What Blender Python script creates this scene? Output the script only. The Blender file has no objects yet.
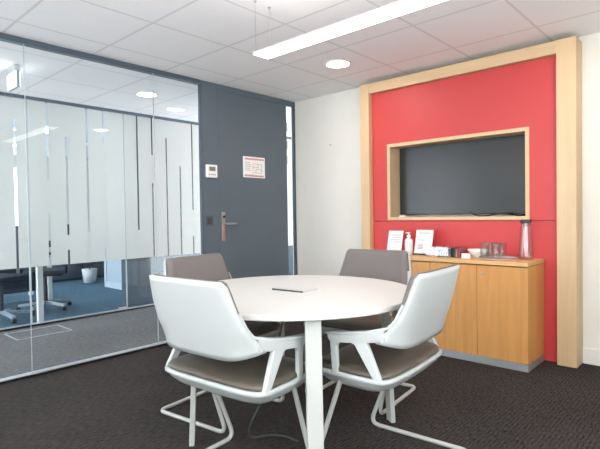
import bpy, bmesh, math, random
from mathutils import Vector, Matrix

C = bpy.context.scene.collection
R = math.radians
random.seed(7)

# ------------------------------------------------------------------ camera
cam_d = bpy.data.cameras.new('camera')
cam = bpy.data.objects.new('camera', cam_d)
C.objects.link(cam)
FW = Vector((0.73806827, 0.67440259, -0.0208897))
RT = Vector((0.67424178, -0.73835777, -0.01502766))
UP = Vector((0.02555876, 0.00299327, 0.99966884))
M = Matrix((RT, UP, -FW)).transposed().to_4x4()
M.translation = Vector((-4.033967, -3.740583, 1.130937))
cam.matrix_world = M
cam_d.sensor_width = 36.0
cam_d.lens = 483.7326 * 36.0 / 600.0
cam_d.clip_start = 0.05
bpy.context.scene.camera = cam

# ------------------------------------------------------------------ world, exposure
w = bpy.data.worlds.new('world')
bpy.context.scene.world = w
w.use_nodes = True
w.node_tree.nodes['Background'].inputs[0].default_value = (0.91, 0.955, 1.0, 1)
w.node_tree.nodes['Background'].inputs[1].default_value = 5.8
vs = bpy.context.scene.view_settings
vs.view_transform = 'Standard'
vs.look = 'None'
vs.gamma = 1.0
vs.use_curve_mapping = False
vs.exposure = 0.53
PENDANT_STRENGTH = 6.5
SPOT_STRENGTH = 52.0
OFFICE_FILL_STRENGTH = 9.0

# ------------------------------------------------------------------ materials
def lin(c):
    return tuple(((v / 255) / 12.92 if v / 255 <= 0.04045 else ((v / 255 + 0.055) / 1.055) ** 2.4) for v in c)

def mat(name, rgb, rough=0.5, metal=0.0, spec=0.5, coat=0.0, noise=0.0, nscale=40.0, bump=0.0, bscale=200.0):
    m = bpy.data.materials.new(name)
    m.use_nodes = True
    nt = m.node_tree
    b = nt.nodes['Principled BSDF']
    col = (*lin(rgb), 1)
    b.inputs['Base Color'].default_value = col
    b.inputs['Roughness'].default_value = rough
    b.inputs['Metallic'].default_value = metal
    b.inputs['Specular IOR Level'].default_value = spec
    b.inputs['Coat Weight'].default_value = coat
    tc = nt.nodes.new('ShaderNodeTexCoord')
    if noise > 0:
        n = nt.nodes.new('ShaderNodeTexNoise')
        n.inputs['Scale'].default_value = nscale
        n.inputs['Detail'].default_value = 4
        nt.links.new(tc.outputs['Object'], n.inputs['Vector'])
        r = nt.nodes.new('ShaderNodeValToRGB')
        r.color_ramp.elements[0].position = 0.3
        r.color_ramp.elements[1].position = 0.7
        r.color_ramp.elements[0].color = (*[v * (1 - noise) for v in col[:3]], 1)
        r.color_ramp.elements[1].color = (*[min(1, v * (1 + noise)) for v in col[:3]], 1)
        nt.links.new(n.outputs['Fac'], r.inputs['Fac'])
        nt.links.new(r.outputs['Color'], b.inputs['Base Color'])
    if bump > 0:
        n2 = nt.nodes.new('ShaderNodeTexNoise')
        n2.inputs['Scale'].default_value = bscale
        n2.inputs['Detail'].default_value = 3
        nt.links.new(tc.outputs['Object'], n2.inputs['Vector'])
        bp = nt.nodes.new('ShaderNodeBump')
        bp.inputs['Strength'].default_value = bump
        bp.inputs['Distance'].default_value = 0.002
        nt.links.new(n2.outputs['Fac'], bp.inputs['Height'])
        nt.links.new(bp.outputs['Normal'], b.inputs['Normal'])
    return m

def emit(name, rgb, s):
    m = bpy.data.materials.new(name)
    m.use_nodes = True
    nt = m.node_tree
    nt.nodes.remove(nt.nodes['Principled BSDF'])
    e = nt.nodes.new('ShaderNodeEmission')
    e.inputs[0].default_value = (*lin(rgb), 1)
    e.inputs[1].default_value = s
    nt.links.new(e.outputs[0], nt.nodes['Material Output'].inputs[0])
    return m

def thin_glass(name, tint=(0.93, 0.96, 0.97), ior=1.5, rough=0.0, add=0.0):
    m = bpy.data.materials.new(name)
    m.use_nodes = True
    nt = m.node_tree
    nt.nodes.remove(nt.nodes['Principled BSDF'])
    t = nt.nodes.new('ShaderNodeBsdfTransparent')
    t.inputs[0].default_value = (*tint, 1)
    g = nt.nodes.new('ShaderNodeBsdfGlossy')
    g.inputs['Roughness'].default_value = rough
    f = nt.nodes.new('ShaderNodeLayerWeight')
    f.inputs['Blend'].default_value = 0.5
    pw = nt.nodes.new('ShaderNodeMath')
    pw.operation = 'POWER'
    pw.inputs[1].default_value = 5.8
    nt.links.new(f.outputs['Facing'], pw.inputs[0])
    f0 = ((ior - 1) / (ior + 1)) ** 2 + add
    ma = nt.nodes.new('ShaderNodeMath')
    ma.operation = 'MULTIPLY_ADD'
    ma.inputs[1].default_value = 1 - f0
    ma.inputs[2].default_value = f0
    nt.links.new(pw.outputs[0], ma.inputs[0])
    fac = ma.outputs[0]
    mx = nt.nodes.new('ShaderNodeMixShader')
    nt.links.new(fac, mx.inputs[0])
    nt.links.new(t.outputs[0], mx.inputs[1])
    nt.links.new(g.outputs[0], mx.inputs[2])
    nt.links.new(mx.outputs[0], nt.nodes['Material Output'].inputs[0])
    return m

def frost(name, rgb, trans=0.5):
    m = bpy.data.materials.new(name)
    m.use_nodes = True
    nt = m.node_tree
    nt.nodes.remove(nt.nodes['Principled BSDF'])
    d = nt.nodes.new('ShaderNodeBsdfDiffuse')
    d.inputs[0].default_value = (*lin(rgb), 1)
    t = nt.nodes.new('ShaderNodeBsdfTranslucent')
    t.inputs[0].default_value = (*lin(rgb), 1)
    mx = nt.nodes.new('ShaderNodeMixShader')
    mx.inputs[0].default_value = trans
    nt.links.new(d.outputs[0], mx.inputs[1])
    nt.links.new(t.outputs[0], mx.inputs[2])
    nt.links.new(mx.outputs[0], nt.nodes['Material Output'].inputs[0])
    return m

def wood(name, rgb, axis='Z', var=0.10, rough=0.45, scale=1.0):
    m = bpy.data.materials.new(name)
    m.use_nodes = True
    nt = m.node_tree
    b = nt.nodes['Principled BSDF']
    b.inputs['Roughness'].default_value = rough
    tc = nt.nodes.new('ShaderNodeTexCoord')
    mp = nt.nodes.new('ShaderNodeMapping')
    s = [14 * scale] * 3
    s['XYZ'.index(axis)] = 0.9 * scale
    mp.inputs['Scale'].default_value = s
    nt.links.new(tc.outputs['Object'], mp.inputs['Vector'])
    n = nt.nodes.new('ShaderNodeTexNoise')
    n.inputs['Scale'].default_value = 2.2
    n.inputs['Detail'].default_value = 6
    n.inputs['Distortion'].default_value = 0.7
    nt.links.new(mp.outputs[0], n.inputs['Vector'])
    mp2 = nt.nodes.new('ShaderNodeMapping')
    s2 = [150] * 3
    s2['XYZ'.index(axis)] = 5
    mp2.inputs['Scale'].default_value = s2
    nt.links.new(tc.outputs['Object'], mp2.inputs['Vector'])
    n2 = nt.nodes.new('ShaderNodeTexNoise')
    n2.inputs['Scale'].default_value = 1.0
    nt.links.new(mp2.outputs[0], n2.inputs['Vector'])
    ad = nt.nodes.new('ShaderNodeMath')
    ad.operation = 'MULTIPLY_ADD'
    ad.inputs[1].default_value = 0.35
    nt.links.new(n2.outputs['Fac'], ad.inputs[0])
    nt.links.new(n.outputs['Fac'], ad.inputs[2])
    r = nt.nodes.new('ShaderNodeValToRGB')
    c = lin(rgb)
    r.color_ramp.elements[0].position = 0.42
    r.color_ramp.elements[1].position = 0.95
    r.color_ramp.elements[0].color = (c[0] * (1 - var), c[1] * (1 - 1.3 * var), c[2] * (1 - 1.8 * var), 1)
    r.color_ramp.elements[1].color = (min(1, c[0] * (1 + var)), min(1, c[1] * (1 + var)), min(1, c[2] * (1 + var)), 1)
    nt.links.new(ad.outputs[0], r.inputs['Fac'])
    nt.links.new(r.outputs['Color'], b.inputs['Base Color'])
    return m

def carpet(name, rgb, rgb2, rib=190.0, ang=0.0):
    m = bpy.data.materials.new(name)
    m.use_nodes = True
    nt = m.node_tree
    b = nt.nodes['Principled BSDF']
    b.inputs['Roughness'].default_value = 0.95
    b.inputs['Specular IOR Level'].default_value = 0.15
    tc = nt.nodes.new('ShaderNodeTexCoord')
    mp = nt.nodes.new('ShaderNodeMapping')
    mp.inputs['Rotation'].default_value = (0, 0, ang)
    nt.links.new(tc.outputs['Object'], mp.inputs['Vector'])
    wv = nt.nodes.new('ShaderNodeTexWave')
    wv.bands_direction = 'Y'
    wv.inputs['Scale'].default_value = rib / 6.283
    wv.inputs['Distortion'].default_value = 3.5
    wv.inputs['Detail'].default_value = 2
    wv.inputs['Detail Scale'].default_value = 3
    nt.links.new(mp.outputs[0], wv.inputs['Vector'])
    mp3 = nt.nodes.new('ShaderNodeMapping')
    mp3.inputs['Rotation'].default_value = (0, 0, ang)
    mp3.inputs['Scale'].default_value = (26, 120, 60)
    nt.links.new(tc.outputs['Object'], mp3.inputs['Vector'])
    n = nt.nodes.new('ShaderNodeTexNoise')
    n.inputs['Scale'].default_value = 1.0
    n.inputs['Detail'].default_value = 3
    nt.links.new(mp3.outputs[0], n.inputs['Vector'])
    n3 = nt.nodes.new('ShaderNodeTexNoise')
    n3.inputs['Scale'].default_value = 1.3
    nt.links.new(tc.outputs['Object'], n3.inputs['Vector'])
    m1 = nt.nodes.new('ShaderNodeMath')
    m1.operation = 'MULTIPLY_ADD'
    m1.inputs[1].default_value = 0.16
    nt.links.new(wv.outputs['Fac'], m1.inputs[0])
    nt.links.new(n.outputs['Fac'], m1.inputs[2])
    m2 = nt.nodes.new('ShaderNodeMath')
    m2.operation = 'MULTIPLY_ADD'
    m2.inputs[1].default_value = 0.25
    nt.links.new(n3.outputs['Fac'], m2.inputs[0])
    nt.links.new(m1.outputs[0], m2.inputs[2])
    r = nt.nodes.new('ShaderNodeValToRGB')
    r.color_ramp.elements[0].position = 0.45
    r.color_ramp.elements[1].position = 0.98
    r.color_ramp.elements[0].color = (*lin(rgb), 1)
    r.color_ramp.elements[1].color = (*lin(rgb2), 1)
    nt.links.new(m2.outputs[0], r.inputs['Fac'])
    nt.links.new(r.outputs['Color'], b.inputs['Base Color'])
    bp = nt.nodes.new('ShaderNodeBump')
    bp.inputs['Strength'].default_value = 0.35
    bp.inputs['Distance'].default_value = 0.003
    nt.links.new(m1.outputs[0], bp.inputs['Height'])
    nt.links.new(bp.outputs['Normal'], b.inputs['Normal'])
    return m

def ceiling_mat(name, rgb, x0, dx, y0, dy, half=0.009):
    m = bpy.data.materials.new(name)
    m.use_nodes = True
    nt = m.node_tree
    b = nt.nodes['Principled BSDF']
    b.inputs['Roughness'].default_value = 0.9
    tc = nt.nodes.new('ShaderNodeTexCoord')
    sp = nt.nodes.new('ShaderNodeSeparateXYZ')
    nt.links.new(tc.outputs['Object'], sp.inputs[0])
    def line(out, o, d):
        a = nt.nodes.new('ShaderNodeMath'); a.operation = 'SUBTRACT'; a.inputs[1].default_value = o
        nt.links.new(out, a.inputs[0])
        p = nt.nodes.new('ShaderNodeMath'); p.operation = 'PINGPONG'; p.inputs[1].default_value = d / 2
        nt.links.new(a.outputs[0], p.inputs[0])
        c = nt.nodes.new('ShaderNodeMath'); c.operation = 'LESS_THAN'; c.inputs[1].default_value = half
        nt.links.new(p.outputs[0], c.inputs[0])
        return c.outputs[0]
    mx = nt.nodes.new('ShaderNodeMath'); mx.operation = 'MAXIMUM'
    nt.links.new(line(sp.outputs[0], x0, dx), mx.inputs[0])
    nt.links.new(line(sp.outputs[1], y0, dy), mx.inputs[1])
    n = nt.nodes.new('ShaderNodeTexNoise'); n.inputs['Scale'].default_value = 120
    nt.links.new(tc.outputs['Object'], n.inputs['Vector'])
    r = nt.nodes.new('ShaderNodeValToRGB')
    c = lin(rgb)
    r.color_ramp.elements[0].color = (*[v * .96 for v in c], 1)
    r.color_ramp.elements[1].color = (*c, 1)
    nt.links.new(n.outputs['Fac'], r.inputs['Fac'])
    cm = nt.nodes.new('ShaderNodeMix'); cm.data_type = 'RGBA'
    nt.links.new(mx.outputs[0], cm.inputs['Factor'])
    nt.links.new(r.outputs['Color'], cm.inputs['A'])
    cm.inputs['B'].default_value = (*[v * .80 for v in c], 1)
    nt.links.new(cm.outputs['Result'], b.inputs['Base Color'])
    return m

MT = {
    'wall': mat('wall_paint', (231, 227, 218), 0.85, noise=0.015, nscale=6, bump=0.06, bscale=300),
    'ceil': ceiling_mat('ceiling_tile', (247, 246, 247), -1.06, 0.625, -0.288, 0.60),
    'carpet': carpet('charcoal_carpet', (24, 22, 22), (76, 70, 68), 95.0, R(0)),
    'carpet_hall': carpet('grey_carpet', (72, 71, 72), (130, 128, 128), 95.0, R(0)),
    'carpet_office': carpet('blue_carpet', (60, 82, 95), (104, 131, 146), 200.0, R(0)),
    'slate': mat('slate_laminate', (90, 102, 111), 0.45, noise=0.03, nscale=3),
    'slate_frame': mat('slate_frame', (74, 86, 98), 0.4, noise=0.02, nscale=8),
    'alu': mat('aluminium', (205, 208, 210), 0.42, 0.85, noise=0.03, nscale=60),
    'steel': mat('brushed_steel', (190, 186, 180), 0.3, 0.95, noise=0.05, nscale=90),
    'white_trim': mat('white_trim_paint', (236, 233, 226), 0.45, noise=0.01),
    'glass': thin_glass('partition_glass', (0.955, 0.975, 0.985), 1.36),
    'glass_far': thin_glass('far_partition_glass', (0.93, 0.96, 0.98), 1.45),
    'glass_small': thin_glass('clear_glass', (0.985, 0.99, 0.99), 1.5, 0.02, 0.05),
    'joint': mat('clear_joint_strip', (176, 186, 190), 0.25, noise=0.02),
    'frost': frost('frosted_film', (222, 222, 218), 0.42),
    'beech': wood('beech_frame', (208, 179, 141), 'Z', 0.05),
    'beech_h': wood('beech_frame_across', (208, 179, 141), 'Y', 0.05),
    'oak': wood('oak_veneer', (205, 148, 86), 'Z', 0.11, 0.42),
    'oak_h': wood('oak_veneer_across', (218, 172, 116), 'Y', 0.07, 0.4),
    'red': mat('red_lacquer_panel', (196, 62, 62), 0.5, coat=0.0, noise=0.012, nscale=5),
    'dark_gap': mat('dark_gap', (40, 32, 28), 0.8, noise=0.02),
    'plastic': mat('white_plastic', (178, 181, 179), 0.36, noise=0.008, nscale=9),
    'tube': mat('white_powder_coat', (182, 183, 178), 0.35, noise=0.01, nscale=30),
    'table': mat('white_table_laminate', (204, 201, 196), 0.45, noise=0.006, nscale=7),
    'fabric': mat('mauve_grey_fabric', (113, 106, 104), 0.95, spec=0.2, noise=0.10, nscale=380, bump=0.5, bscale=600),
    'leather': mat('taupe_seat_leather', (83, 76, 67), 0.36, noise=0.08, nscale=18, bump=0.25, bscale=350),
    'screen': mat('screen_glass', (42, 44, 46), 0.3, spec=0.5, noise=0.01),
    'black': mat('black_plastic', (22, 22, 24), 0.4, noise=0.05),
    'dark_grey': mat('dark_grey_plastic', (62, 64, 68), 0.5, noise=0.05),
    'paper': mat('white_paper', (226, 223, 222), 0.7, noise=0.006),
    'ink': mat('grey_ink', (120, 118, 120), 0.8, noise=0.02),
    'ink_dark': mat('dark_ink', (70, 68, 70), 0.8, noise=0.02),
    'pink': mat('pink_ink', (206, 146, 152), 0.7, noise=0.03),
    'lcd': mat('lcd_screen', (120, 126, 112), 0.3, noise=0.03),
    'porcelain': mat('white_porcelain', (244, 242, 238), 0.2, noise=0.004),
    'soap': mat('clear_white_bottle', (226, 224, 222), 0.2, noise=0.02),
    'tray': mat('white_tray', (236, 234, 232), 0.25, noise=0.01),
    'tray_rim': mat('dark_tray_rim', (70, 62, 58), 0.35, noise=0.03),
    'sign_grey': mat('grey_sign_housing', (150, 158, 164), 0.4, noise=0.02),
    'blue_top': mat('pale_blue_desk', (150, 172, 186), 0.4, noise=0.02),
    'dark_blue': mat('dark_blue_fabric', (40, 52, 66), 0.9, noise=0.08, nscale=60),
    'ribbed': mat('white_ribbed_board', (214, 222, 228), 0.5, noise=0.01),
    'leaf': mat('dark_leaf', (36, 52, 44), 0.5, noise=0.2, nscale=30),
    'flap': mat('light_grey_flap', (196, 194, 192), 0.35, noise=0.01),
    'lamp': emit('led_diffuser', (255, 250, 246), PENDANT_STRENGTH),
    'ceiling_fill': emit('added_ceiling_fill', (255, 250, 246), 4.0),
    'spot': emit('downlight_diffuser', (255, 246, 238), SPOT_STRENGTH),
    'hall_spot': emit('corridor_diffuser', (255, 250, 242), SPOT_STRENGTH * .66),
    'office_fill': emit('office_fill_diffuser', (225, 238, 255), OFFICE_FILL_STRENGTH),
    'exit': emit('exit_sign_face', (236, 246, 248), 4),
}

# ------------------------------------------------------------------ mesh helpers
def obj(name, bm, m, parent=None, smooth=False, bevel=0.0, segs=2, loc=None):
    me = bpy.data.meshes.new(name)
    bmesh.ops.recalc_face_normals(bm, faces=bm.faces)
    if smooth:
        for f in bm.faces:
            f.smooth = True
    bm.to_mesh(me)
    bm.free()
    for mm in (m if isinstance(m, (list, tuple)) else [m]):
        me.materials.append(mm)
    o = bpy.data.objects.new(name, me)
    C.objects.link(o)
    if parent:
        o.parent = parent
    if loc:
        o.location = loc
    if bevel > 0:
        b = o.modifiers.new('bevel', 'BEVEL')
        b.width = bevel
        b.segments = segs
        b.limit_method = 'ANGLE'
        b.angle_limit = R(35)
    return o

def box(bm, x0, x1, y0, y1, z0, z1, mi=0):
    v = [bm.verts.new((x, y, z)) for x in (x0, x1) for y in (y0, y1) for z in (z0, z1)]
    for f in ((0, 1, 3, 2), (4, 6, 7, 5), (0, 4, 5, 1), (2, 3, 7, 6), (0, 2, 6, 4), (1, 5, 7, 3)):
        bm.faces.new([v[i] for i in f]).material_index = mi
    return v

def B(*a, **k):
    bm = bmesh.new()
    box(bm, *a, **k)
    return bm

def fillet(pts, radii, n=6):
    pts = [Vector(p) for p in pts]
    out = [pts[0]]
    for i in range(1, len(pts) - 1):
        r = radii[i - 1] if isinstance(radii, (list, tuple)) else radii
        a, p, b = pts[i - 1], pts[i], pts[i + 1]
        da, db = (a - p), (b - p)
        t = min(r, da.length * .49, db.length * .49)
        s, e = p + da.normalized() * t, p + db.normalized() * t
        for k in range(n + 1):
            q = k / n
            out.append((1 - q) ** 2 * s + 2 * q * (1 - q) * p + q * q * e)
    out.append(pts[-1])
    return out

def sweep(bm, pts, sec, cap=True, up=None, mi=0):
    """sweep a closed 2-D section (list of (a,b)) along a polyline; sec may be a function of the index"""
    pts = [Vector(p) for p in pts]
    rings = []
    n = len(pts)
    t0 = (pts[1] - pts[0]).normalized()
    nrm = Vector(up) if up else (Vector((0, 0, 1)) if abs(t0.z) < .9 else Vector((1, 0, 0)))
    for i in range(n):
        t = (pts[min(i + 1, n - 1)] - pts[max(i - 1, 0)]).normalized()
        if up:
            nrm = Vector(up)
        nn = (nrm - t * nrm.dot(t)).normalized()
        bb = t.cross(nn)
        nrm = nn
        s = sec(i) if callable(sec) else sec
        rings.append([bm.verts.new(pts[i] + nn * a + bb * b) for a, b in s])
    k = len(rings[0])
    for i in range(n - 1):
        for j in range(k):
            bm.faces.new((rings[i][j], rings[i][(j + 1) % k], rings[i + 1][(j + 1) % k], rings[i + 1][j])).material_index = mi
    if cap:
        bm.faces.new(rings[0][::-1]).material_index = mi
        bm.faces.new(rings[-1]).material_index = mi
    return bm

def circ(r, n=10):
    return [(r * math.cos(2 * math.pi * i / n), r * math.sin(2 * math.pi * i / n)) for i in range(n)]

def rect(a, b):
    return [(-a, -b), (a, -b), (a, b), (-a, b)]

def tube(pts, r, n=10):
    bm = bmesh.new()
    return sweep(bm, pts, circ(r, n))

def lathe(bm, prof, n=32, cx=0, cy=0, cap_b=True, cap_t=True, mi=0):
    rings = []
    for r, z in prof:
        rings.append([bm.verts.new((cx + r * math.cos(2 * math.pi * i / n), cy + r * math.sin(2 * math.pi * i / n), z)) for i in range(n)])
    for a, b in zip(rings[:-1], rings[1:]):
        for j in range(n):
            bm.faces.new((a[j], a[(j + 1) % n], b[(j + 1) % n], b[j])).material_index = mi
    if cap_b:
        bm.faces.new(rings[0][::-1]).material_index = mi
    if cap_t:
        bm.faces.new(rings[-1]).material_index = mi
    return bm

def L(prof, n=32, **k):
    return lathe(bmesh.new(), prof, n, **k)

def tag(o, label, cat, group=None, kind=None):
    o['label'] = label
    o['category'] = cat
    if group:
        o['group'] = group
    if kind:
        o['kind'] = kind
    return o

def thing(name, label, cat, loc=(0, 0, 0), rz=0.0, group=None, kind=None):
    o = bpy.data.objects.new(name, None)
    o.empty_display_size = .1
    C.objects.link(o)
    o.location = loc
    o.rotation_euler = (0, 0, rz)
    return tag(o, label, cat, group, kind)

def kids(o):
    return [c for c in bpy.data.objects if c.parent == o]

def copy_tree(o, parent=None):
    c = o.copy()
    C.objects.link(c)
    if parent:
        c.parent = parent
    for ch in kids(o):
        copy_tree(ch, c)
    return c

def struct(name, bm, m, label, cat, bevel=0.0):
    o = obj(name, bm, m, bevel=bevel)
    return tag(o, label, cat, kind='structure')

# ------------------------------------------------------------------ room shell
H = 2.40
YP = 1.738            # plane of the frosted partition across the corridor
XL, YB = -4.75, -4.55  # unseen left wall and rear wall behind the viewpoint

struct('floor', B(XL - .1, .16, YB - .1, .03, -.1, 0), MT['carpet'], 'dark charcoal ribbed carpet of the meeting room', 'floor')
struct('floor', B(-6.6, 2.4, .03, YP + .03, -.1, 0), MT['carpet_hall'], 'lighter grey carpet of the corridor behind the glass', 'floor')
struct('floor', B(-6.6, 2.4, YP + .03, 7.1, -.1, 0), MT['carpet_office'], 'blue carpet of the office beyond the frosted glass', 'floor')
struct('ceiling', B(-6.6, 2.4, YB - .1, 7.1, H, H + .1), MT['ceil'], 'pale tiled ceiling with thin grid lines', 'ceiling')

# wall carrying the screen, with the recess the screen sits in
NY0, NY1, NZ0, NZ1 = -2.515, -1.312, 1.090, 1.745
bm = bmesh.new()
box(bm, 0, .16, NY1, .06, 0, H)
box(bm, 0, .16, YB, NY0, 0, H)
box(bm, 0, .16, NY0, NY1, 0, NZ0)
box(bm, 0, .16, NY0, NY1, NZ1, H)
box(bm, .13, .16, NY0, NY1, NZ0, NZ1)
struct('wall_right', bm, MT['wall'], 'cream painted wall carrying the red panelling', 'wall')
bm = bmesh.new()
WX0, WX1, WZ0, WZ1 = -4.55, -2.05, .70, 2.32
box(bm, XL, WX0, YB - .1, YB, 0, H); box(bm, WX1, .16, YB - .1, YB, 0, H)
box(bm, WX0, WX1, YB - .1, YB, 0, WZ0); box(bm, WX0, WX1, YB - .1, YB, WZ1, H)
struct('wall_back', bm, MT['wall'], 'cream wall with an added window opening behind the viewpoint', 'wall')
bm = bmesh.new()
WY0, WY1 = -4.35, -1.25
box(bm, XL - .1, XL, YB - .1, WY0, 0, H); box(bm, XL - .1, XL, WY1, 0, 0, H)
box(bm, XL - .1, XL, WY0, WY1, 0, WZ0); box(bm, XL - .1, XL, WY0, WY1, WZ1, H)
struct('wall_left', bm, MT['wall'], 'cream wall with an added window opening at the near left', 'wall')
g = thing('added_window_back', 'assumed wide window added for daylight behind the viewpoint', 'window', (0, 0, 0), kind='structure')  # assumed window, added out of view to bring in fill daylight
obj('glass_pane', B(WX0, WX1, YB - .06, YB - .05, WZ0, WZ1), MT['glass_small'], g)
for x in (WX0, (WX0 + WX1) / 2 - .025, WX1 - .05):
    obj('mullion', B(x, x + .05, YB - .09, YB - .02, WZ0, WZ1), MT['white_trim'], g)
g = thing('added_window_left', 'assumed wide window added for daylight in the near left wall', 'window', (0, 0, 0), kind='structure')  # second unseen window, added for more daylight from the camera side
obj('glass_pane', B(XL - .06, XL - .05, WY0, WY1, WZ0, WZ1), MT['glass_small'], g)
for y in (WY0, (WY0 + WY1) / 2 - .025, WY1 - .05):
    obj('mullion', B(XL - .09, XL - .02, y, y + .05, WZ0, WZ1), MT['white_trim'], g)
struct('wall_corridor', B(2.3, 2.4, .06, 7.1, 0, H), MT['wall'], 'end wall of the corridor', 'wall')
bm = bmesh.new()
struct('baseboard_right', B(-.014, 0, YB, -2.874, 0, .117), MT['white_trim'], 'white baseboard right of the wooden frame', 'baseboard', 0.003)
struct('baseboard_corner', B(-.014, 0, -1.019, -.004, 0, .117), MT['white_trim'], 'white baseboard between the door corner and wooden frame', 'baseboard', 0.003)

# ------------------------------------------------------------------ glazed front with door
X0, X1, X2, X3 = XL, -2.800, -1.787, -1.295
g = thing('window_1', 'clear full-height glass wall in a slate frame left of the door', 'glass wall', (0, 0, 0), kind='structure')
for i, (a, b) in enumerate(((X0 + .03, X1 - .003), (X1 + .003, X2 - .003), (X2 + .003, X3 - .008))):
    obj('glass_pane', B(a, b, -.004, .004, .024, 2.362), MT['glass'], g)
for x in (X1, X2):
    obj('glazing_joint', B(x - .0015, x + .0015, -.005, .005, .024, 2.362), MT['joint'], g)
obj('head_rail', B(X0, X3, -.012, .045, 2.360, 2.3995), MT['slate_frame'], g, bevel=.002)
obj('base_rail', B(X0, X3, -.012, .045, 0.0005, .018), MT['black'], g, bevel=.002)
obj('base_bead', B(X0, X3, -.014, .044, .018, .025), MT['alu'], g)
obj('side_post', B(X3 - .008, X3 + .004, -.008, .022, .0005, 2.3995), MT['slate_frame'], g, bevel=.002)
obj('side_post', B(X0, X0 + .03, -.012, .045, .0005, 2.3995), MT['slate_frame'], g, bevel=.002)

d = thing('door_1', 'slate grey full-height door with steel lever handle', 'door', (0, 0, 0), kind='structure')
obj('fixed_panel', B(X3 + .004, -1.1092, -.008, .045, .0005, 2.3995), MT['slate'], d, bevel=.002)
obj('head_panel', B(-1.1092, -.004, -.008, .045, 2.343, 2.3995), MT['slate'], d, bevel=.002)
obj('door_leaf', B(-1.108, -.147, -.008, .040, .008, 2.339), MT['slate'], d, bevel=.003)
obj('door_jamb', B(-.040, -.004, -.006, .012, .0005, 2.343), MT['slate_frame'], d, bevel=.002)
obj('side_glass', B(-.143, -.040, -.004, .004, .010, 2.343), MT['glass'], d)
for z in (2.10, 1.90, 1.735, .28):
    h = obj('hinge', L([(.007, z - .045), (.007, z + .045)], 12, cx=-.145, cy=-.014), MT['steel'], d, smooth=False)
# lever set
hb = obj('handle_plate', B(-1.078, -1.036, -.0155, -.008, .885, 1.165), MT['steel'], d, bevel=.004)
obj('lever', tube(fillet([(-1.057, -.012, 1.050), (-1.057, -.060, 1.050), (-.910, -.062, 1.050)], .018), .010), MT['steel'], hb, smooth=True)
bm = bmesh.new()
lathe(bm, [(.012, 0), (.012, .016), (.009, .018)], 16)
bmesh.ops.rotate(bm, verts=bm.verts, matrix=Matrix.Rotation(R(90), 3, 'X'))
bmesh.ops.translate(bm, verts=bm.verts, vec=(-1.057, -.0155, 1.120))
obj('lock_cylinder', bm, MT['black'], hb)

def rounded_plate(x0, x1, z0, z1, y0, y1):
    return B(x0, x1, y0, y1, z0, z1)

t = thing('thermostat', 'small white wall thermostat with grey display beside the door', 'thermostat', (-1.197, -.008, 1.553))
obj('housing', B(-.062, .062, -.026, 0, -.062, .062), MT['porcelain'], t, bevel=.006, segs=3)
obj('display', B(-.036, .036, -.0275, -.0255, .002, .042), MT['lcd'], t)
bm = bmesh.new()
for i in range(4):
    box(bm, -.04 + i * .022, -.026 + i * .022, -.0285, -.0255, -.038, -.026)
obj('button_row', bm, MT['sign_grey'], t)

s = thing('light_switch', 'dark grey square wall switch left of the door lever', 'light switch', (-1.226, -.008, 1.083))
obj('switch_plate', B(-.043, .043, -.009, 0, -.048, .048), MT['slate_frame'], s, bevel=.003)
obj('rocker', B(-.026, .026, -.014, -.008, -.030, .030), MT['dark_grey'], s, bevel=.003)

n = thing('notice_board', 'white framed notice with pink bars fixed on the grey door', 'notice', (-.643, -.008, 1.624))
obj('holder', B(-.150, .150, -.006, 0, -.107, .107), MT['porcelain'], n, bevel=.002)
obj('coloured_bar', B(-.128, .135, -.0075, -.0055, .074, .092), MT['pink'], n)
obj('coloured_bar', B(-.135, .130, -.0075, -.0055, -.098, -.080), MT['pink'], n)
bm = bmesh.new()
for i in range(5):
    box(bm, -.125, -.060 + .01 * (i % 3), -.0072, -.0055, .045 - i * .020, .049 - i * .020)
for (a, b, c, e) in ((-.02, .10, .035, .038), (-.02, .10, -.058, -.055), (-.02, -.017, -.058, .038), (.10, .103, -.058, .038), (-.02, .05, 0, .003), (.05, .053, -.02, .038), (.02, .1, -.02, -.017), (.02, .023, -.058, -.02), (-.125, .0, -.075, -.073)):
    box(bm, a, b, -.0072, -.0055, c, e)
obj('printed_plan', bm, MT['ink'], n)

# ------------------------------------------------------------------ far frosted partition
stripes = [(-2.334, [(.40, 2.146)], .012), (-2.216, [(.40, 2.37)], .010), (-2.02, [(1.539, 2.37), (.40, 1.186)], .011),
           (-1.822, [(.943, 2.02), (.40, .778)], .011), (-1.594, [(1.986, 2.37), (.968, 1.941)], .011),
           (-1.405, [(1.995, 2.37), (.40, .774)], .010), (-1.178, [(.857, 2.35)], .009), (-.977, [(.97, 2.37)], .010),
           (-.776, [(1.905, 2.37), (.40, 1.554)], .011), (-.571, [(.40, 2.14)], .010), (-.369, [(.40, 1.793)], .010),
           (-.176, [(1.212, 2.37), (.40, .861)], .010), (.05, [(1.5, 2.37)], .010), (.26, [(.40, 1.9)], .010),
           (-2.52, [(1.3, 2.1)], .011), (-2.73, [(.40, 1.7)], .011), (-2.95, [(1.5, 2.37)], .011), (-3.3, [(.40, 1.9)], .011), (-3.7, [(1.2, 2.3)], .011)]
g = thing('window_2', 'frosted glass partition with clear vertical stripes across the corridor', 'glass wall', (0, 0, 0), kind='structure')
FZ0, FZ1 = .622, 2.366
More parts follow.
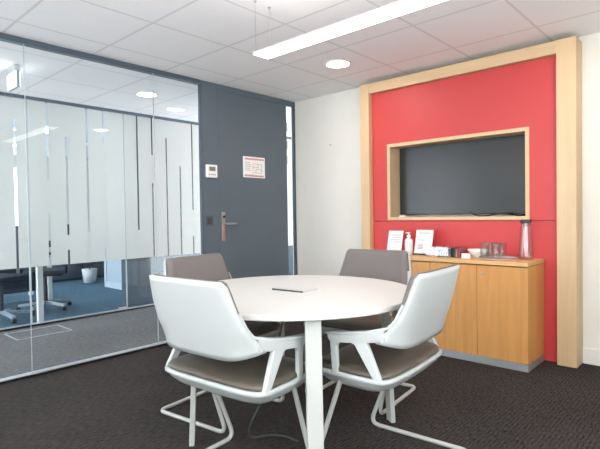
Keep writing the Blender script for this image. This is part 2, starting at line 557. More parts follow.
for a, b in ((-5.2, -3.76), (-3.754, -2.222), (-2.210, -1.158), (-1.146, .40), (.406, 2.29)):
    obj('glass_pane', B(a, b, YP + .004, YP + .014, .032, 2.368), MT['glass_far'], g)
    bm = bmesh.new()
    cuts = sorted([s for s in stripes if a + .02 < s[0] < b - .02], key=lambda s: s[0])
    x = a
    for sx, rng, hw in cuts:
        box(bm, x, sx - hw, YP, YP + .003, FZ0, FZ1)
        zs = FZ0
        for z0, z1 in sorted(rng):
            z0, z1 = max(z0, FZ0), min(z1, FZ1)
            if z0 > zs + .001:
                box(bm, sx - hw, sx + hw, YP, YP + .003, zs, z0)
            zs = max(zs, z1)
        if zs < FZ1 - .001:
            box(bm, sx - hw, sx + hw, YP, YP + .003, zs, FZ1)
        x = sx + hw
    box(bm, x, b, YP, YP + .003, FZ0, FZ1)
    obj('frosted_film', bm, MT['frost'], g)
obj('head_rail', B(-5.2, 2.29, YP - .02, YP + .04, 2.366, 2.3995), MT['slate_frame'], g, bevel=.002)
obj('base_rail', B(-5.2, 2.29, YP - .02, YP + .04, .0005, .022), MT['black'], g, bevel=.002)
obj('base_bead', B(-5.2, 2.29, YP - .021, YP + .02, .022, .032), MT['alu'], g)
obj('pane_edge', B(-1.158, -1.146, YP - .001, YP + .016, .034, 2.364), MT['joint'], g)
obj('pane_edge', B(-2.222, -2.210, YP - .001, YP + .016, .034, 2.364), MT['joint'], g)
obj('pivot_hinge', B(-1.262, -1.165, YP - .020, YP + .02, .034, .050), MT['alu'], g, bevel=.002)

struct('wall_office', B(-1.145, 2.29, YP + .06, YP + .14, .0005, 2.3995), MT['slate'], 'dark slate wall behind the right part of the frosted glass', 'wall')
bm = bmesh.new()
box(bm, -6.6, 2.4, 7.0, 7.1, 0, .9)
box(bm, -6.6, 2.4, 7.0, 7.1, 2.15, H)
box(bm, -6.6, -6.0, 7.0, 7.1, .9, 2.15)
box(bm, -.2, 2.4, 7.0, 7.1, .9, 2.15)
struct('wall_back', bm, MT['wall'], 'far office wall with a wide window opening', 'wall')
g = thing('window_3', 'wide window in the far office wall', 'window', (0, 0, 0), kind='structure')
obj('glass_pane', B(-6.0, -.2, 7.03, 7.04, .9, 2.15), MT['glass'], g)
for x in (-6.0, -4.55, -3.1, -1.65, -.25):
    obj('mullion', B(x, x + .05, 7.0, 7.07, .9, 2.15), MT['white_trim'], g)
# ribbed side wall of the office
bm = bmesh.new()
box(bm, -.36, -.26, YP + .14, 3.90, 0, H)
for i in range(58):
    y = YP + .16 + i * .0355
    if y < 3.85:
        box(bm, -.372, -.36, y, y + .022, .085, 2.36)
box(bm, -.385, -.36, YP + .14, 3.90, 0, .085)
box(bm, -.385, -.25, 3.88, 3.93, 0, 2.39)
struct('wall_right', bm, MT['ribbed'], 'white ribbed partition wall inside the office', 'wall')

# corridor floor hatch outline
bm = bmesh.new()
bw = .014
hx0, hx1, hy0, hy1 = -2.52, -2.01, 1.225, 1.60
box(bm, hx0, hx1, hy0, hy0 + bw, 0, .003); box(bm, hx0, hx1, hy1 - bw, hy1, 0, .003)
box(bm, hx0, hx0 + bw, hy0 + bw, hy1 - bw, 0, .003); box(bm, hx1 - bw, hx1, hy0 + bw, hy1 - bw, 0, .003)
tag(obj('floor_hatch_frame', bm, MT['sign_grey']), 'thin grey rectangular hatch outline set in the corridor carpet', 'floor hatch')

# ------------------------------------------------------------------ wood and red panelling
p = thing('trim_1', 'beech frame and red panels around the wall screen', 'wall panelling', (0, 0, 0), kind='structure')
PX = -.175
obj('frame_post', B(PX, -.001, -2.874, -2.745, .001, 2.362), MT['beech'], p, bevel=.002)
obj('frame_post', B(PX, -.001, -1.118, -1.019, .001, 2.362), MT['beech'], p, bevel=.002)
obj('frame_header', B(PX + .004, -.001, -2.745, -1.118, 2.268, 2.360), MT['beech_h'], p, bevel=.002)
RX = -.118
bm = bmesh.new()
box(bm, RX, -.001, NY1, -1.120, 1.058, 2.266)
box(bm, RX, -.001, -2.743, NY0, 1.058, 2.266)
box(bm, RX, -.001, NY0, NY1, NZ1, 2.266)
box(bm, RX, -.001, NY0, NY1, 1.058, NZ0)
obj('red_panel', bm, MT['red'], p)
obj('red_panel', B(RX, -.001, -2.743, -1.120, .003, 1.054), MT['red'], p, bevel=.0015)
# niche lining (thin beech frame round the screen)
bm = bmesh.new()
D0, D1 = RX - .006, .128
box(bm, D0, D1, NY1 - .002, NY1 + .028, NZ0 - .026, NZ1 + .028)
box(bm, D0, D1, NY0 - .028, NY0 + .002, NZ0 - .026, NZ1 + .028)
box(bm, D0, D1, NY0 + .002, NY1 - .002, NZ1 - .002, NZ1 + .028)
box(bm, D0, D1, NY0 + .002, NY1 - .002, NZ0 - .026, NZ0 + .002)
obj('niche_lining', bm, MT['beech_h'], p, bevel=.0015)

tv = thing('television', 'large dark wall screen recessed in the red panel', 'television', (.06, -1.905, 1.434))
obj('casing', B(-.018, .030, -.585, .585, -.322, .310), MT['black'], tv, bevel=.004)
obj('screen', B(-.021, -.017, -.577, .577, -.314, .306), MT['screen'], tv)
obj('wall_bracket', B(.030, .069, -.2, .2, -.2, .2), MT['dark_grey'], tv)
c = [( -.045, -2.045, 1.135), (-.05, -2.075, 1.108), (-.06, -2.14, 1.097), (-.055, -2.20, 1.097), (-.045, -2.27, 1.112), (-.03, -2.33, 1.116), (.0, -2.36, 1.110), (.03, -2.38, 1.104)]
tag(obj('screen_cable', tube(fillet(c, .03, 3), .006, 8), MT['black'], smooth=True), 'black cable looping along the sill under the screen', 'cable')
c = [(-.055, -2.405, 1.125), (-.06, -2.425, 1.098), (-.06, -2.46, 1.097), (-.04, -2.485, 1.103), (.02, -2.487, 1.102)]
tag(obj('plug_lead', tube(fillet(c, .02, 3), .009, 8), MT['black'], smooth=True), 'short black lead at the right end of the screen sill', 'cable')
tag(obj('sill_tag', B(-.07, -.066, -1.44, -1.375, 1.0925, 1.110), MT['paper']), 'tiny white card tag on the left end of the screen sill', 'tag')
bm = L([(.006, 0), (.006, .004), (.003, .006), (.003, .022), (.006, .024)], 12)
bmesh.ops.rotate(bm, verts=bm.verts, matrix=Matrix.Rotation(R(-90), 3, 'Y'))
bmesh.ops.translate(bm, verts=bm.verts, vec=(0, -.518, 1.862))
tag(obj('wall_hook', bm, MT['steel']), 'tiny metal hook on the bare cream wall by the door', 'hook')

# ------------------------------------------------------------------ lights
def downlight(x, y, label, m, r=.098, group=None):
    o = thing('ceiling_downlight', label, 'ceiling light', (x, y, H), group=group)
    obj('rim', L([(r, 0), (r + .014, -.001), (r + .014, -.006), (r, -.010), (r - .004, -.008), (r - .004, -.001)], 40, cap_b=False, cap_t=False), MT['white_trim'], o, smooth=True)
    obj('diffuser', L([(r - .003, -.0015), (r - .003, -.006), (r - .03, -.0075)], 40), m, o)
    return o
downlight(-.768, -1.218, 'round ceiling downlight right below the long pendant lamp', MT['spot'])
downlight(-.77, -3.12, 'round ceiling downlight beyond the right edge', MT['spot'])
downlight(-3.35, -1.218, 'added round ceiling downlight near the glass wall out of view', MT['spot'])  # extra lamp added out of frame for general room light
downlight(-3.35, -3.12, 'added unseen ceiling downlight above the viewpoint', MT['spot'])  # unseen lamp added to raise the room brightness
downlight(-1.373, .808, 'round corridor downlight behind the clear glass', MT['hall_spot'])
downlight(-3.9, .808, 'round corridor downlight further left', MT['hall_spot'])
downlight(1.2, .808, 'round corridor downlight behind the end of the wall', MT['hall_spot'])

pl = thing('pendant_lamp', 'long slim white pendant lamp hanging over the round table', 'pendant lamp', (-2.005, -2.32, 2.09))
PLh = .735
obj('housing', B(-.060, .060, -PLh, PLh, .004, .014), MT['white_trim'], pl, bevel=.003)
obj('diffuser', B(-.056, .056, -PLh + .006, PLh - .006, -.003, .006), MT['lamp'], pl)
obj('ceiling_fill_strip', B(-.040, .040, -PLh + .05, PLh - .05, .0135, .0155), MT['ceiling_fill'], pl)  # glowing strip added on top to brighten the ceiling
obj('end_cap', B(-.061, .061, PLh, PLh + .006, -.002, .015), MT['alu'], pl)
obj('end_cap', B(-.061, .061, -PLh - .006, -PLh, -.002, .015), MT['alu'], pl)
for x, y in ((-.058, PLh - .02), (.058, PLh - .02), (-.058, -PLh + .02), (.058, -PLh + .02)):
    obj('suspension_wire', L([(.0014, .014), (.0014, .305)], 6, cx=x, cy=y), MT['steel'], pl)
for x in (-.058, .058):
    for y in (PLh - .02, -PLh + .02):
        obj('ceiling_rose', L([(.009, .302), (.009, .3095)], 12, cx=x, cy=y), MT['alu'], pl)

for (x, y) in ((-3.6, 3.6), (-1.4, 3.6), (-3.6, 5.6), (-1.4, 5.6)):  # unseen panels added to light the frosted film from behind
    o = thing('office_fill_panel', 'unseen square light panel added in the office behind the frosted glass', 'ceiling light', (x, y, H), group='added office light panels')
    obj('frame', B(-.3, .3, -.3, .3, -.012, -.001), MT['white_trim'], o)
    obj('diffuser', B(-.285, .285, -.285, .285, -.0145, -.0125), MT['office_fill'], o)

ex = thing('exit_sign', 'white lit exit sign box hanging from the corridor ceiling', 'exit sign', (-2.63, .765, 2.215))
obj('housing', B(-.012, .012, -.115, .115, .0, .135), MT['sign_grey'], ex, bevel=.003)
obj('lit_face', B(-.016, -.0125, -.108, .108, .006, .128), MT['exit'], ex)
obj('lit_face', B(.0125, .016, -.108, .108, .006, .128), MT['exit'], ex)
obj('bracket', B(-.02, .02, -.10, .10, .135, .1845), MT['alu'], ex)

# ------------------------------------------------------------------ sideboard
CX, CY0, CY1, CT = -.5, -2.645, -1.135, .77
sb = thing('sideboard', 'low oak sideboard under the screen along the red panel', 'sideboard', (0, 0, 0))
bm = bmesh.new()
box(bm, CX + .022, RX - .004, CY0, CY1, .055, .738)
obj('carcass', bm, MT['oak'], sb, bevel=.0015)
obj('top', B(CX - .004, RX - .004, CY0 - .003, CY1 + .003, .742, CT), MT['oak_h'], sb, bevel=.002)
obj('shadow_gap', B(CX + .006, RX - .006, CY0 + .004, CY1 - .004, .7375, .7425), MT['dark_gap'], sb)
obj('plinth', B(CX + .012, RX - .004, CY0 + .004, CY1 - .004, .0005, .055), MT['alu'], sb)
DY = (CY0, -2.285, -1.905, -1.520, CY1)
for i in range(4):
    y0, dw = DY[i], DY[i + 1] - DY[i]
    dd = obj('door', B(CX, CX + .020, y0 + (.0015 if i else 0), y0 + dw - .0015, .057, .732), MT['oak'], sb, bevel=.0015)
    if i in (0, 2):
        bm = L([(.011, 0), (.011, .004), (.008, .006)], 16)
        bmesh.ops.rotate(bm, verts=bm.verts, matrix=Matrix.Rotation(R(-90), 3, 'Y'))
        bmesh.ops.translate(bm, verts=bm.verts, vec=(CX, y0 + dw - .045, .675))
        obj('door_lock', bm, MT['steel'], dd)

# things on the sideboard
Z = CT
def card_stand(y, wid, hgt, label, lines, tilt=14):
    o = thing('sign_holder', label, 'sign holder', (-.29, y, Z))
    bm = B(-.0015, .0015, -wid / 2, wid / 2, .012, hgt)
    bmesh.ops.rotate(bm, verts=bm.verts, cent=(0, 0, .012), matrix=Matrix.Rotation(R(tilt), 3, 'Y'))
    obj('card', bm, MT['paper'], o)
    bm = bmesh.new()
    for (a, b, c, e) in lines:
        box(bm, -.0024, -.0016, a * wid, b * wid, c * hgt, e * hgt)
    bmesh.ops.rotate(bm, verts=bm.verts, cent=(0, 0, .012), matrix=Matrix.Rotation(R(tilt), 3, 'Y'))
    obj('printed_lines', bm, MT['ink'], o)
    obj('base', B(-.028, .075, -wid / 2 - .002, wid / 2 + .002, 0.0005, .012), MT['black'], o, bevel=.002)
    return o
card_stand(-1.448, .148, .207, 'leaning white card in a stand left of the pump bottle', [(-.36, .30, .80, .815), (-.36, .2, .70, .712), (-.36, .32, .60, .612), (-.36, .1, .50, .512)])
ln = [(-.30, .34, .86, .885), (-.2, .26, .78, .79), (.0, .34, .58, .60), (-.06, .34, .50, .51)]
for i in range(4):
    ln.append((.02, .34 - .05 * (i % 2), .24 + i * .05, .262 + i * .05))
card_stand(-1.730, .160, .217, 'leaning white card with printed lines right of the pump bottle', ln)

bt = thing('pump_bottle', 'white pump dispenser bottle between the two leaning cards', 'bottle', (-.30, -1.605, Z))
obj('bottle_body', L([(.030, .0005), (.034, .004), (.034, .115), (.030, .130), (.014, .142), (.013, .150)], 28), MT['soap'], bt, smooth=True)
obj('pump_collar', L([(.017, .150), (.017, .166), (.008, .168), (.006, .182)], 20), MT['porcelain'], bt, smooth=True)
bm = B(-.040, .012, -.009, .009, .182, .194)
obj('pump_head', bm, MT['porcelain'], bt, bevel=.004)
obj('label', L([(.0345, .03), (.0345, .1)], 28, cap_b=False, cap_t=False), MT['paper'], bt)

tb = thing('tea_box', 'clear plastic box of wrapped packets between card and bowl', 'box', (-.315, -1.958, Z))
bm = bmesh.new()
bx, by, bh, tk = .075, .145, .078, .002
box(bm, -bx, bx, -by, by, .0005, .0025)
box(bm, -bx, -bx + tk, -by, by, .0025, bh); box(bm, bx - tk, bx, -by, by, .0025, bh)
box(bm, -bx + tk, bx - tk, -by, -by + tk, .0025, bh); box(bm, -bx + tk, bx - tk, by - tk, by, .0025, bh)
for y in (-.07, .045):
    box(bm, -bx + tk, bx - tk, y - .001, y + .001, .0025, bh - .01)
obj('clear_tray', bm, MT['glass_small'], tb)
obj('lid', B(-bx - .002, bx + .002, -by - .002, by + .002, bh, bh + .004), MT['glass_small'], tb)
pk = [((206, 110, 122), .125, 'pink'), ((224, 160, 168), .105, 'pale pink'), ((198, 88, 104), .085, 'deep pink'), ((232, 206, 208), .065, 'blush white'),
      ((52, 58, 74), .030, 'navy'), ((74, 80, 92), .010, 'slate'), ((96, 170, 130), -.010, 'green'), ((44, 48, 62), -.030, 'dark blue'), ((110, 112, 124), -.050, 'grey'),
      ((50, 44, 48), -.085, 'black'), ((186, 160, 150), -.105, 'beige'), ((150, 60, 70), -.125, 'maroon')]
for i, (col, y, nm) in enumerate(pk):
    hh = .058 + .010 * ((i * 7) % 3) / 2
    bm = bmesh.new()
    box(bm, -.058, .055, -.0075, .0075, 0, hh)
    o = obj('tea_packet', bm, mat('packet_' + nm.replace(' ', '_'), col, .4, noise=.25, nscale=45), bevel=.003)
    o.location = (-.31, -1.962 + y, Z + .003)
    tag(o, nm + ' wrapped packet standing in the clear plastic box', 'packet', 'wrapped packets in the clear box')

tag(obj('tent_card', B(-.003, .003, -.035, .035, 0, .040), MT['paper'], loc=(-.42, -2.168, Z + .0005)), 'small white card standing in front of the bowl', 'card')
bm = bmesh.new()
lathe(bm, [(.030, .0005), (.032, .006), (.055, .022), (.076, .050), (.080, .062), (.077, .063), (.072, .050), (.052, .026), (.0, .012)], 36, cap_t=False)
o = obj('bowl', bm, MT['porcelain'], smooth=True, loc=(-.25, -2.192, Z))
tag(o, 'shallow white porcelain bowl left of the glasses tray', 'bowl')

tr = thing('serving_tray', 'oval white tray carrying drinking glasses', 'tray', (-.30, -2.372, Z))
bm = L([(.115, .0005), (.125, .003), (.140, .012), (.137, .013), (.122, .006), (.0, .005)], 48, cap_t=False)
obj('tray_plate', bm, MT['tray'], tr, smooth=True)
bm = bmesh.new()
sweep(bm, [(.1395 * math.cos(2 * math.pi * i / 48), .1395 * math.sin(2 * math.pi * i / 48), .0125) for i in range(49)], circ(.0016, 6), cap=False)
obj('tray_rim', bm, MT['tray_rim'], tr, smooth=True)
gl = None
gpos = [(-.055, .055, 'front left glass tumbler on the round tray'), (-.055, -.030, 'front right glass tumbler on the round tray'),
        (.040, .050, 'rear left glass tumbler on the round tray'), (.045, -.035, 'rear right glass tumbler on the round tray')]
for i, (dx, dy, lab) in enumerate(gpos):
    loc = (-.30 + dx, -2.345 + dy, Z + .006)
    if gl is None:
        bm = L([(.028, .0), (.030, .003), (.037, .118), (.0355, .118), (.0285, .010), (.0, .008)], 28, cap_t=False)
        gl = obj('glass_tumbler', bm, MT['glass_small'], smooth=True)
        o = gl
    else:
        o = gl.copy(); C.objects.link(o)
    o.location = loc
    tag(o, lab, 'glass', 'glass tumblers on the tray')

cf = thing('water_carafe', 'tall clear glass carafe with dark lid at the cabinet end', 'carafe', (-.27, -2.562, Z))
obj('glass_body', L([(.046, .0005), (.052, .004), (.052, .03), (.044, .14), (.036, .235), (.034, .272), (.0325, .272), (.0345, .235), (.0425, .14), (.0495, .03), (.048, .010), (.0, .009)], 36, cap_t=False), MT['glass_small'], cf, smooth=True)
obj('lid', L([(.036, .272), (.039, .274), (.039, .294), (.034, .298)], 28), MT['dark_grey'], cf, smooth=False)
bm = L([(.009, .225), (.009, .271)], 16)
obj('pour_filter', bm, MT['alu'], cf, smooth=False)

# ------------------------------------------------------------------ round table
TX, TY, TR, TH = -2.237, -2.05, .615, .744
tb = thing('conference_table', 'round white meeting table on flat white legs in the middle', 'table', (TX, TY, 0))
obj('tabletop', L([(TR - .020, TH - .026), (TR - .004, TH - .025), (TR, TH - .021), (TR, TH - .003), (TR - .003, TH)], 120), MT['table'], tb, smooth=False)
tops = []
for (fx, fy, dr, wt) in ((-2.651, -1.729, .034, .030), (-1.785, -2.335, .034, .030), (-2.592, -2.490, .028, .033), (-1.90, -1.60, .034, .030)):
    v = Vector((fx - TX, fy - TY, 0))
    n_ = v.normalized()
    tg = Vector((-n_.y, n_.x, 0))
    top = v - n_ * dr + Vector((0, 0, TH - .027))
    tops.append(v - n_ * dr)
    bm = bmesh.new()
    sec = lambda s: [(-.013 * s, -wt), (.013 * s, -wt), (.013 * s, wt), (-.013 * s, wt)]
    rings = []
    for P in (v + Vector((0, 0, .001)), top):
        rings.append([bm.verts.new(P + n_ * a + tg * b) for a, b in sec(1)])
    for j in range(4):
        bm.faces.new((rings[0][j], rings[0][(j + 1) % 4], rings[1][(j + 1) % 4], rings[1][j]))
    bm.faces.new(rings[0][::-1]); bm.faces.new(rings[1])
    obj('leg', bm, MT['tube'], tb, bevel=.003)
bm = bmesh.new()
for a in tops:
    sweep(bm, [Vector((0, 0, TH - .045)), a * .96 + Vector((0, 0, TH - .045))], rect(.017, .02), up=(0, 0, 1))
obj('under_frame', bm, MT['tube'], tb)
fl = [(-.055, .097), (-.032, -.091), (.082, -.085), (.032, .095)]
bm = bmesh.new()
vb = [bm.verts.new((x, y, TH + .0005)) for x, y in fl]
vt = [bm.verts.new((x, y, TH + .006)) for x, y in fl]
for j in range(4):
    bm.faces.new((vb[j], vb[(j + 1) % 4], vt[(j + 1) % 4], vt[j]))
bm.faces.new(vb[::-1]); bm.faces.new(vt)
fp = obj('power_flap', bm, MT['flap'], tb, bevel=.001)
a, b = Vector((-.055, .097, TH + .004)), Vector((-.032, -.091, TH + .004))
bm = bmesh.new()
sweep(bm, [a + Vector((-.004, 0, 0)), b + Vector((-.004, -.002, 0))], rect(.0035, .004), up=(0, 0, 1))
obj('flap_slot', bm, MT['dark_grey'], fp)
pts = fillet([(-2.30, -2.06, .70), (-2.36, -2.04, .45), (-2.45, -2.02, .22), (-2.50, -1.98, .10), (-2.44, -1.93, .012), (-2.36, -1.95, .008), (-2.30, -2.02, .008), (-2.30, -2.12, .008)], .08)
tag(obj('table_cable', tube(pts, .005, 8), MT['dark_grey'], smooth=True), 'thin dark cable hanging from under the table to the carpet', 'cable')

# ------------------------------------------------------------------ chairs
def interp(pr, z):
    if z <= pr[0][0]:
        return pr[0][1]
    for (z0, x0), (z1, x1) in zip(pr[:-1], pr[1:]):
        if z <= z1:
            return x0 + (x1 - x0) * (z - z0) / (z1 - z0)
    return pr[-1][1]

def back_pt(u, v, off=0.0):
    a = abs(u)
    zb = .573 + .033 * a ** 4
    zt = .889 - .020 * max(0, (a - .92) / .08) ** 2
    z = zb + (zt - zb) * v
    wv = .276 + (.226 - .276) * v ** 1.1
    y = u * wv
    xc = -.030 - (z - .57) * .275
    ex = interp([(.56, .045), (.60, .058), (.635, .036), (.67, -.002), (.70, -.028), (.775, -.062), (.905, -.102)], z)
    p = 7.0
    x = xc + (ex - xc) * a ** p
    # inward normal of the plan curve, so that the shell keeps its thickness round the corners
    dxdy = (ex - xc) * p * a ** (p - 1) / wv * (1 if u > 0 else -1)
    n_ = Vector((1, -dxdy, .27)).normalized()
    return Vector((x, y, z)) + n_ * off

def back_shell():
    bm = bmesh.new()
    nu, nv = 28, 14
    th = .012
    layers = []
    for off in (0.0, -th):
        layers.append([[bm.verts.new(back_pt(-1 + 2 * i / nu, j / nv, off)) for i in range(nu + 1)] for j in range(nv + 1)])
    for l in layers:
        for j in range(nv):
            for i in range(nu):
                bm.faces.new((l[j][i], l[j][i + 1], l[j + 1][i + 1], l[j + 1][i]))
    a, b = layers
    rim = [(0, i) for i in range(nu)] + [(j, nu) for j in range(nv)] + [(nv, i) for i in range(nu, 0, -1)] + [(j, 0) for j in range(nv, 0, -1)]
    for k in range(len(rim)):
        p, q = rim[k], rim[(k + 1) % len(rim)]
        bm.faces.new((a[p[0]][p[1]], a[q[0]][q[1]], b[q[0]][q[1]], b[p[0]][p[1]]))
    return bm

def back_cushion():
    bm = bmesh.new()
    nu, nv = 30, 16
    fr, bk = [], []
    for j in range(nv + 1):
        rf, rb = [], []
        for i in range(nu + 1):
            u = (-1 + 2 * i / nu) * .988
            v = .12 + (.988 - .12) * j / nv
            e = min(1, (min(i, nu - i) + .35) / 1.6) ** .5 * min(1, (min(j, nv - j) + .2) / 1.6) ** .5
            rf.append(bm.verts.new(back_pt(u, v, .004 + .040 * e)))
            rb.append(bm.verts.new(back_pt(u, v, .001)))
        fr.append(rf); bk.append(rb)
    for l in (fr, bk):
        for j in range(nv):
            for i in range(nu):
                bm.faces.new((l[j][i], l[j][i + 1], l[j + 1][i + 1], l[j + 1][i]))
    rim = [(0, i) for i in range(nu)] + [(j, nu) for j in range(nv)] + [(nv, i) for i in range(nu, 0, -1)] + [(j, 0) for j in range(nv, 0, -1)]
    for k in range(len(rim)):
        p, q = rim[k], rim[(k + 1) % len(rim)]
        bm.faces.new((fr[p[0]][p[1]], fr[q[0]][q[1]], bk[q[0]][q[1]], bk[p[0]][p[1]]))
    return bm

def arm_y(x, z):
    top = .264 + (.292 - .264) * min(1, max(0, (x + .02) / .28))
    t = min(1, max(0, (.60 - z) / .145))
    return top * (1 - t) + .292 * t

def arm_frame(s):
    prof = [(.018, .457), (.092, .6005), (.060, .606), (.020, .606), (.015, .635), (.020, .662), (.055, .652), (.10, .641), (.18, .630), (.276, .620), (.277, .602), (.264, .588), (.254, .457),
            (.226, .457), (.231, .572), (.224, .583), (.215, .588), (.164, .592), (.154, .590), (.147, .585), (.054, .457)]
    bm = bmesh.new()
    a = [bm.verts.new((x, s * (arm_y(x, z) - .010), z)) for x, z in prof]
    b = [bm.verts.new((x, s * (arm_y(x, z) + .010), z)) for x, z in prof]
    for q in ((0, 20, 19, 1), (1, 19, 18, 7), (18, 17, 8, 7), (1, 7, 6, 2), (2, 6, 5, 3), (3, 5, 4), (17, 16, 9, 8), (16, 15, 10, 9),
              (15, 11, 10), (15, 14, 11), (14, 13, 12, 11)):
        bm.faces.new([a[i] for i in q])
        bm.faces.new([b[i] for i in q][::-1])
    n = len(prof)
    for i in range(n):
        bm.faces.new((a[i], b[i], b[(i + 1) % n], a[(i + 1) % n]))
    return bm

def arm_pad(s):
    path = [(.292, .621), (.24, .626), (.18, .632), (.10, .643), (.05, .656)]
    P = [Vector((x, s * (arm_y(x, .63) - .006), z)) for x, z in path]
    for k in range(9):
        z = .672 + k * .013
        v = (z - .606) / (.889 - .606)
        p = back_pt(s * 1.0, v, .002)
        P.append(Vector((p.x + .004, p.y - s * .004, p.z)))
    P = fillet(P, .012, 2)
    n = len(P)
    def sec(i):
        q = i / (n - 1)
        wdt = max(.0055, .022 * (1 - q / .55)) if q < .55 else .0055
        if i == 0:
            wdt *= .75
        return [(-.006, -wdt), (-.003, -wdt - .002), (.004, -wdt), (.006, -wdt * .7), (.006, wdt * .7), (.004, wdt), (-.003, wdt + .002), (-.006, wdt)]
    bm = bmesh.new()
    rings = []
    for i in range(n):
        t = (P[min(i + 1, n - 1)] - P[max(i - 1, 0)]).normalized()
        side = Vector((0, 1, 0))
        side = (side - t * side.dot(t)).normalized()
        nn = side.cross(t).normalized()
        if nn.z < 0 and abs(nn.z) > .2:
            nn = -nn
        if abs(nn.z) <= .2 and nn.x < 0:
            nn = -nn
        rings.append([bm.verts.new(P[i] + nn * a + side * b) for a, b in sec(i)])
    k = 8
    for i in range(n - 1):
        for j in range(k):
            bm.faces.new((rings[i][j], rings[i][(j + 1) % k], rings[i + 1][(j + 1) % k], rings[i + 1][j]))
    bm.faces.new(rings[0]); bm.faces.new(rings[-1])
    return bm

def seat_outline(q, ins=0.0, n_e=8):
    c, s_ = math.cos(q), math.sin(q)
    ex = 2 / n_e
    x = math.copysign(abs(c) ** ex, c)
    y = math.copysign(abs(s_) ** ex, s_)
    X = .195 + (.202 - ins) * x
    Y = (.305 - ins) * y * (1 - .02 * (x + 1) / 2 - .13 * max(0, x) ** 3)
    if x < 0:
        X -= .012 * (1 - y * y)
    return X, Y

def seat_pan():
    bm = bmesh.new()
    N = 64
    prof = [(-.000, .468), (-.004, .464), (-.004, .452), (.004, .446), (.014, .430), (.036, .408), (.070, .391), (.11, .381), (.17, .375)]
    rings = []
    inner = [(.016, .462), (.014, .468)]
    for ins, z in inner + prof:
        rings.append([bm.verts.new((*seat_outline(2 * math.pi * i / N, ins, 8 - 4.4 * min(1, max(0, ins) / .15)), z - .006 * (1 - 0))) for i in range(N)])
    for a, b in zip(rings[:-1], rings[1:]):
        for j in range(N):
            bm.faces.new((a[j], a[(j + 1) % N], b[(j + 1) % N], b[j]))
    bm.faces.new(rings[-1]); bm.faces.new(rings[0])
    return bm

def seat_cushion():
    bm = bmesh.new()
    N = 64
    prof = [(.012, .460), (.007, .466), (.007, .474), (.012, .482), (.026, .489), (.06, .494), (.12, .495), (.17, .493)]
    rings = []
    for ins, z in prof:
        rg = []
        for i in range(N):
            x, y = seat_outline(2 * math.pi * i / N, ins, 8 - 5 * min(1, ins / .17))
            zz = z - (.012 * max(0, (x - .28) / .13) ** 2 if z > .475 else 0)
            rg.append(bm.verts.new((x, y, zz)))
        rings.append(rg)
    for a, b in zip(rings[:-1], rings[1:]):
        for j in range(N):
            bm.faces.new((a[j], a[(j + 1) % N], b[(j + 1) % N], b[j]))
    bm.faces.new(rings[-1]); bm.faces.new(rings[0])
    return bm

def sled():
    yt, yb = .270, .247
    pts = [(.10, yt, .436), (.222, yt, .446), (.388, yb, .0115), (-.145, yb, .0115), (-.145, -yb, .0115), (.388, -yb, .0115), (.222, -yt, .446), (.10, -yt, .436)]
    P = fillet(pts, [.030, .060, .050, .050, .060, .030], 7)
    return tube(P, .0108, 12)

def make_chair(label, loc, hd):
    o = thing('conference_chair', label, 'chair', (loc[0], loc[1], 0), R(hd), 'chairs around the round table')
    sp = obj('seat_shell', seat_pan(), MT['plastic'], o, smooth=True)
    obj('seat_cushion', seat_cushion(), MT['leather'], o, smooth=True)
    obj('back_shell', back_shell(), MT['plastic'], o, smooth=True)
    obj('back_cushion', back_cushion(), MT['fabric'], o, smooth=True)
    for s in (1, -1):
        a = obj('armrest', arm_frame(s), MT['plastic'], o, bevel=.004)
        obj('arm_pad', arm_pad(s), MT['plastic'], a, smooth=True)
    obj('sled_base', sled(), MT['tube'], o, smooth=True)
    return o
ch = make_chair('white shell chair at the front left, back turned to the glass wall', (-2.844, -2.123), 4.7)
for lab, loc, hd in (('white shell chair at the front right, seen against the oak sideboard doors', (-2.115, -2.682), 94.3),
                     ('grey padded chair behind the table in front of the grey door', (-2.285, -1.375), 277),
                     ('grey padded chair behind the table nearest the red panel', (-1.435, -1.970), 187)):
    o = copy_tree(ch)
    o.location = (loc[0], loc[1], 0)
    o.rotation_euler = (0, 0, R(hd))
    o['label'] = lab

# ------------------------------------------------------------------ office behind the frosted glass
tag(obj('white_post', B(-2.108, -2.052, 1.86, 1.916, .0005, H - .0005), MT['white_trim'], bevel=.003), 'slim white square post standing just behind the frosted glass', 'post')

def task_chair(x, y, rz, label):
    o = thing('task_chair', label, 'chair', (x, y, 0), rz, 'office task chairs')
    bm = bmesh.new()
    for k in range(5):
        a = 2 * math.pi * k / 5
        sweep(bm, [(0, 0, .10), (.30 * math.cos(a), .30 * math.sin(a), .065)], rect(.014, .02), up=(0, 0, 1))
    obj('star_base', bm, MT['alu'], o)
    for k in range(5):
        a = 2 * math.pi * k / 5
        bm = L([(.026, -.012), (.026, .012)], 14)
        bmesh.ops.rotate(bm, verts=bm.verts, matrix=Matrix.Rotation(R(90), 3, 'X'))
        bmesh.ops.translate(bm, verts=bm.verts, vec=(.30 * math.cos(a), .30 * math.sin(a), .0265))
        obj('castor', bm, MT['black'], o)
    obj('gas_lift', L([(.025, .09), (.025, .30), (.016, .30), (.016, .43)], 14), MT['dark_grey'], o)
    obj('seat', B(-.24, .24, -.23, .23, .43, .50), MT['dark_blue'], o, bevel=.03, segs=3)
    bm = B(-.27, -.22, -.22, .22, .55, 1.05)
    obj('backrest', bm, MT['dark_blue'], o, bevel=.03, segs=3)
    obj('back_stem', B(-.26, -.23, -.03, .03, .44, .60), MT['black'], o)
    for s in (1, -1):
        obj('armrest', B(-.10, .14, s * .27 - .03, s * .27 + .03, .66, .69), MT['black'], o, bevel=.008)
    return o
task_chair(-2.33, 2.33, R(205), 'dark task chair on a star base at the far left behind the glass')
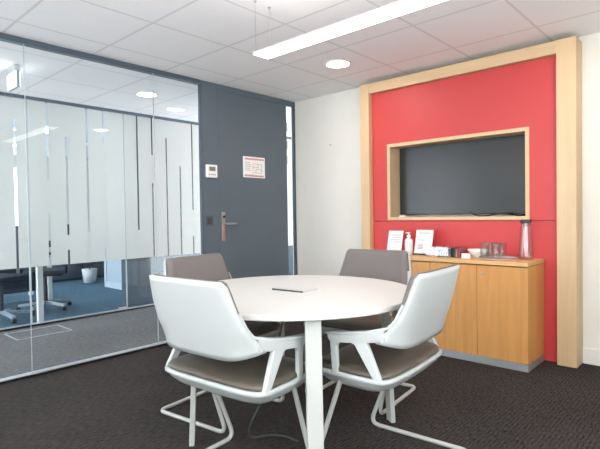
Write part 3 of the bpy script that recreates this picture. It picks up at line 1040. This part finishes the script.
task_chair(-1.76, 2.62, R(150), 'dark task chair right of the white desk leg behind the glass')
dk2 = thing('office_desk', 'office desk with slim white legs and a dark front panel deeper in the office', 'desk', (-2.16, 3.66, 0))
obj('desktop', B(-.75, .75, -.4, .4, .70, .725), MT['white_trim'], dk2, bevel=.003)
for x, y in ((.70, -.36), (.70, .36), (-.70, -.36), (-.70, .36)):
    obj('leg', B(x - .025, x + .025, y - .025, y + .025, .0005, .70), MT['white_trim'], dk2)
obj('front_panel', B(-.67, .67, .02, .04, .10, .69), MT['dark_blue'], dk2)

cab = thing('drawer_cabinet', 'dark low cabinet at the far end of the office', 'cabinet', (-.55, 5.22, 0))
obj('body', B(-1.3, .9, -.02, .4, .0005, .72), MT['dark_blue'], cab)
for i in range(4):
    obj('drawer', B(-1.28 + i * .55, -.76 + i * .55, -.04, -.02, .04, .68), MT['slate_frame'], cab, bevel=.004)
pt = thing('potted_plant', 'dark leafy plant in a white pot beside the ribbed wall', 'plant', (-.30, 4.66, 0))
obj('pot', L([(.10, .0005), (.13, .24), (.12, .24), (.11, .2)], 24), MT['porcelain'], pt, smooth=True)
bm = bmesh.new()
for k in range(70):
    a, rr, zz = random.uniform(0, 6.283), random.uniform(.02, .26), random.uniform(.24, .85)
    c0 = Vector((rr * math.cos(a), rr * math.sin(a), zz))
    dr = Vector((math.cos(a), math.sin(a), random.uniform(-.3, .8))).normalized()
    sd = Vector((-math.sin(a), math.cos(a), random.uniform(-.4, .4))).normalized()
    l, wd = random.uniform(.07, .14), random.uniform(.02, .045)
    up_ = dr.cross(sd) * .008
    vs_ = [bm.verts.new(c0 + dr * q * l + sd * m_ * wd + up_ * z_) for q, m_, z_ in ((0, 0, 0), (.5, 1, 0), (1, 0, 0), (.5, -1, 0), (.5, 0, 2))]
    for f in ((0, 1, 4), (1, 2, 4), (2, 3, 4), (3, 0, 4), (0, 3, 2, 1)):
        bm.faces.new([vs_[i] for i in f])
obj('foliage', bm, MT['leaf'], pt)
obj('stem', L([(.014, .2), (.010, .6)], 8), MT['leaf'], pt)
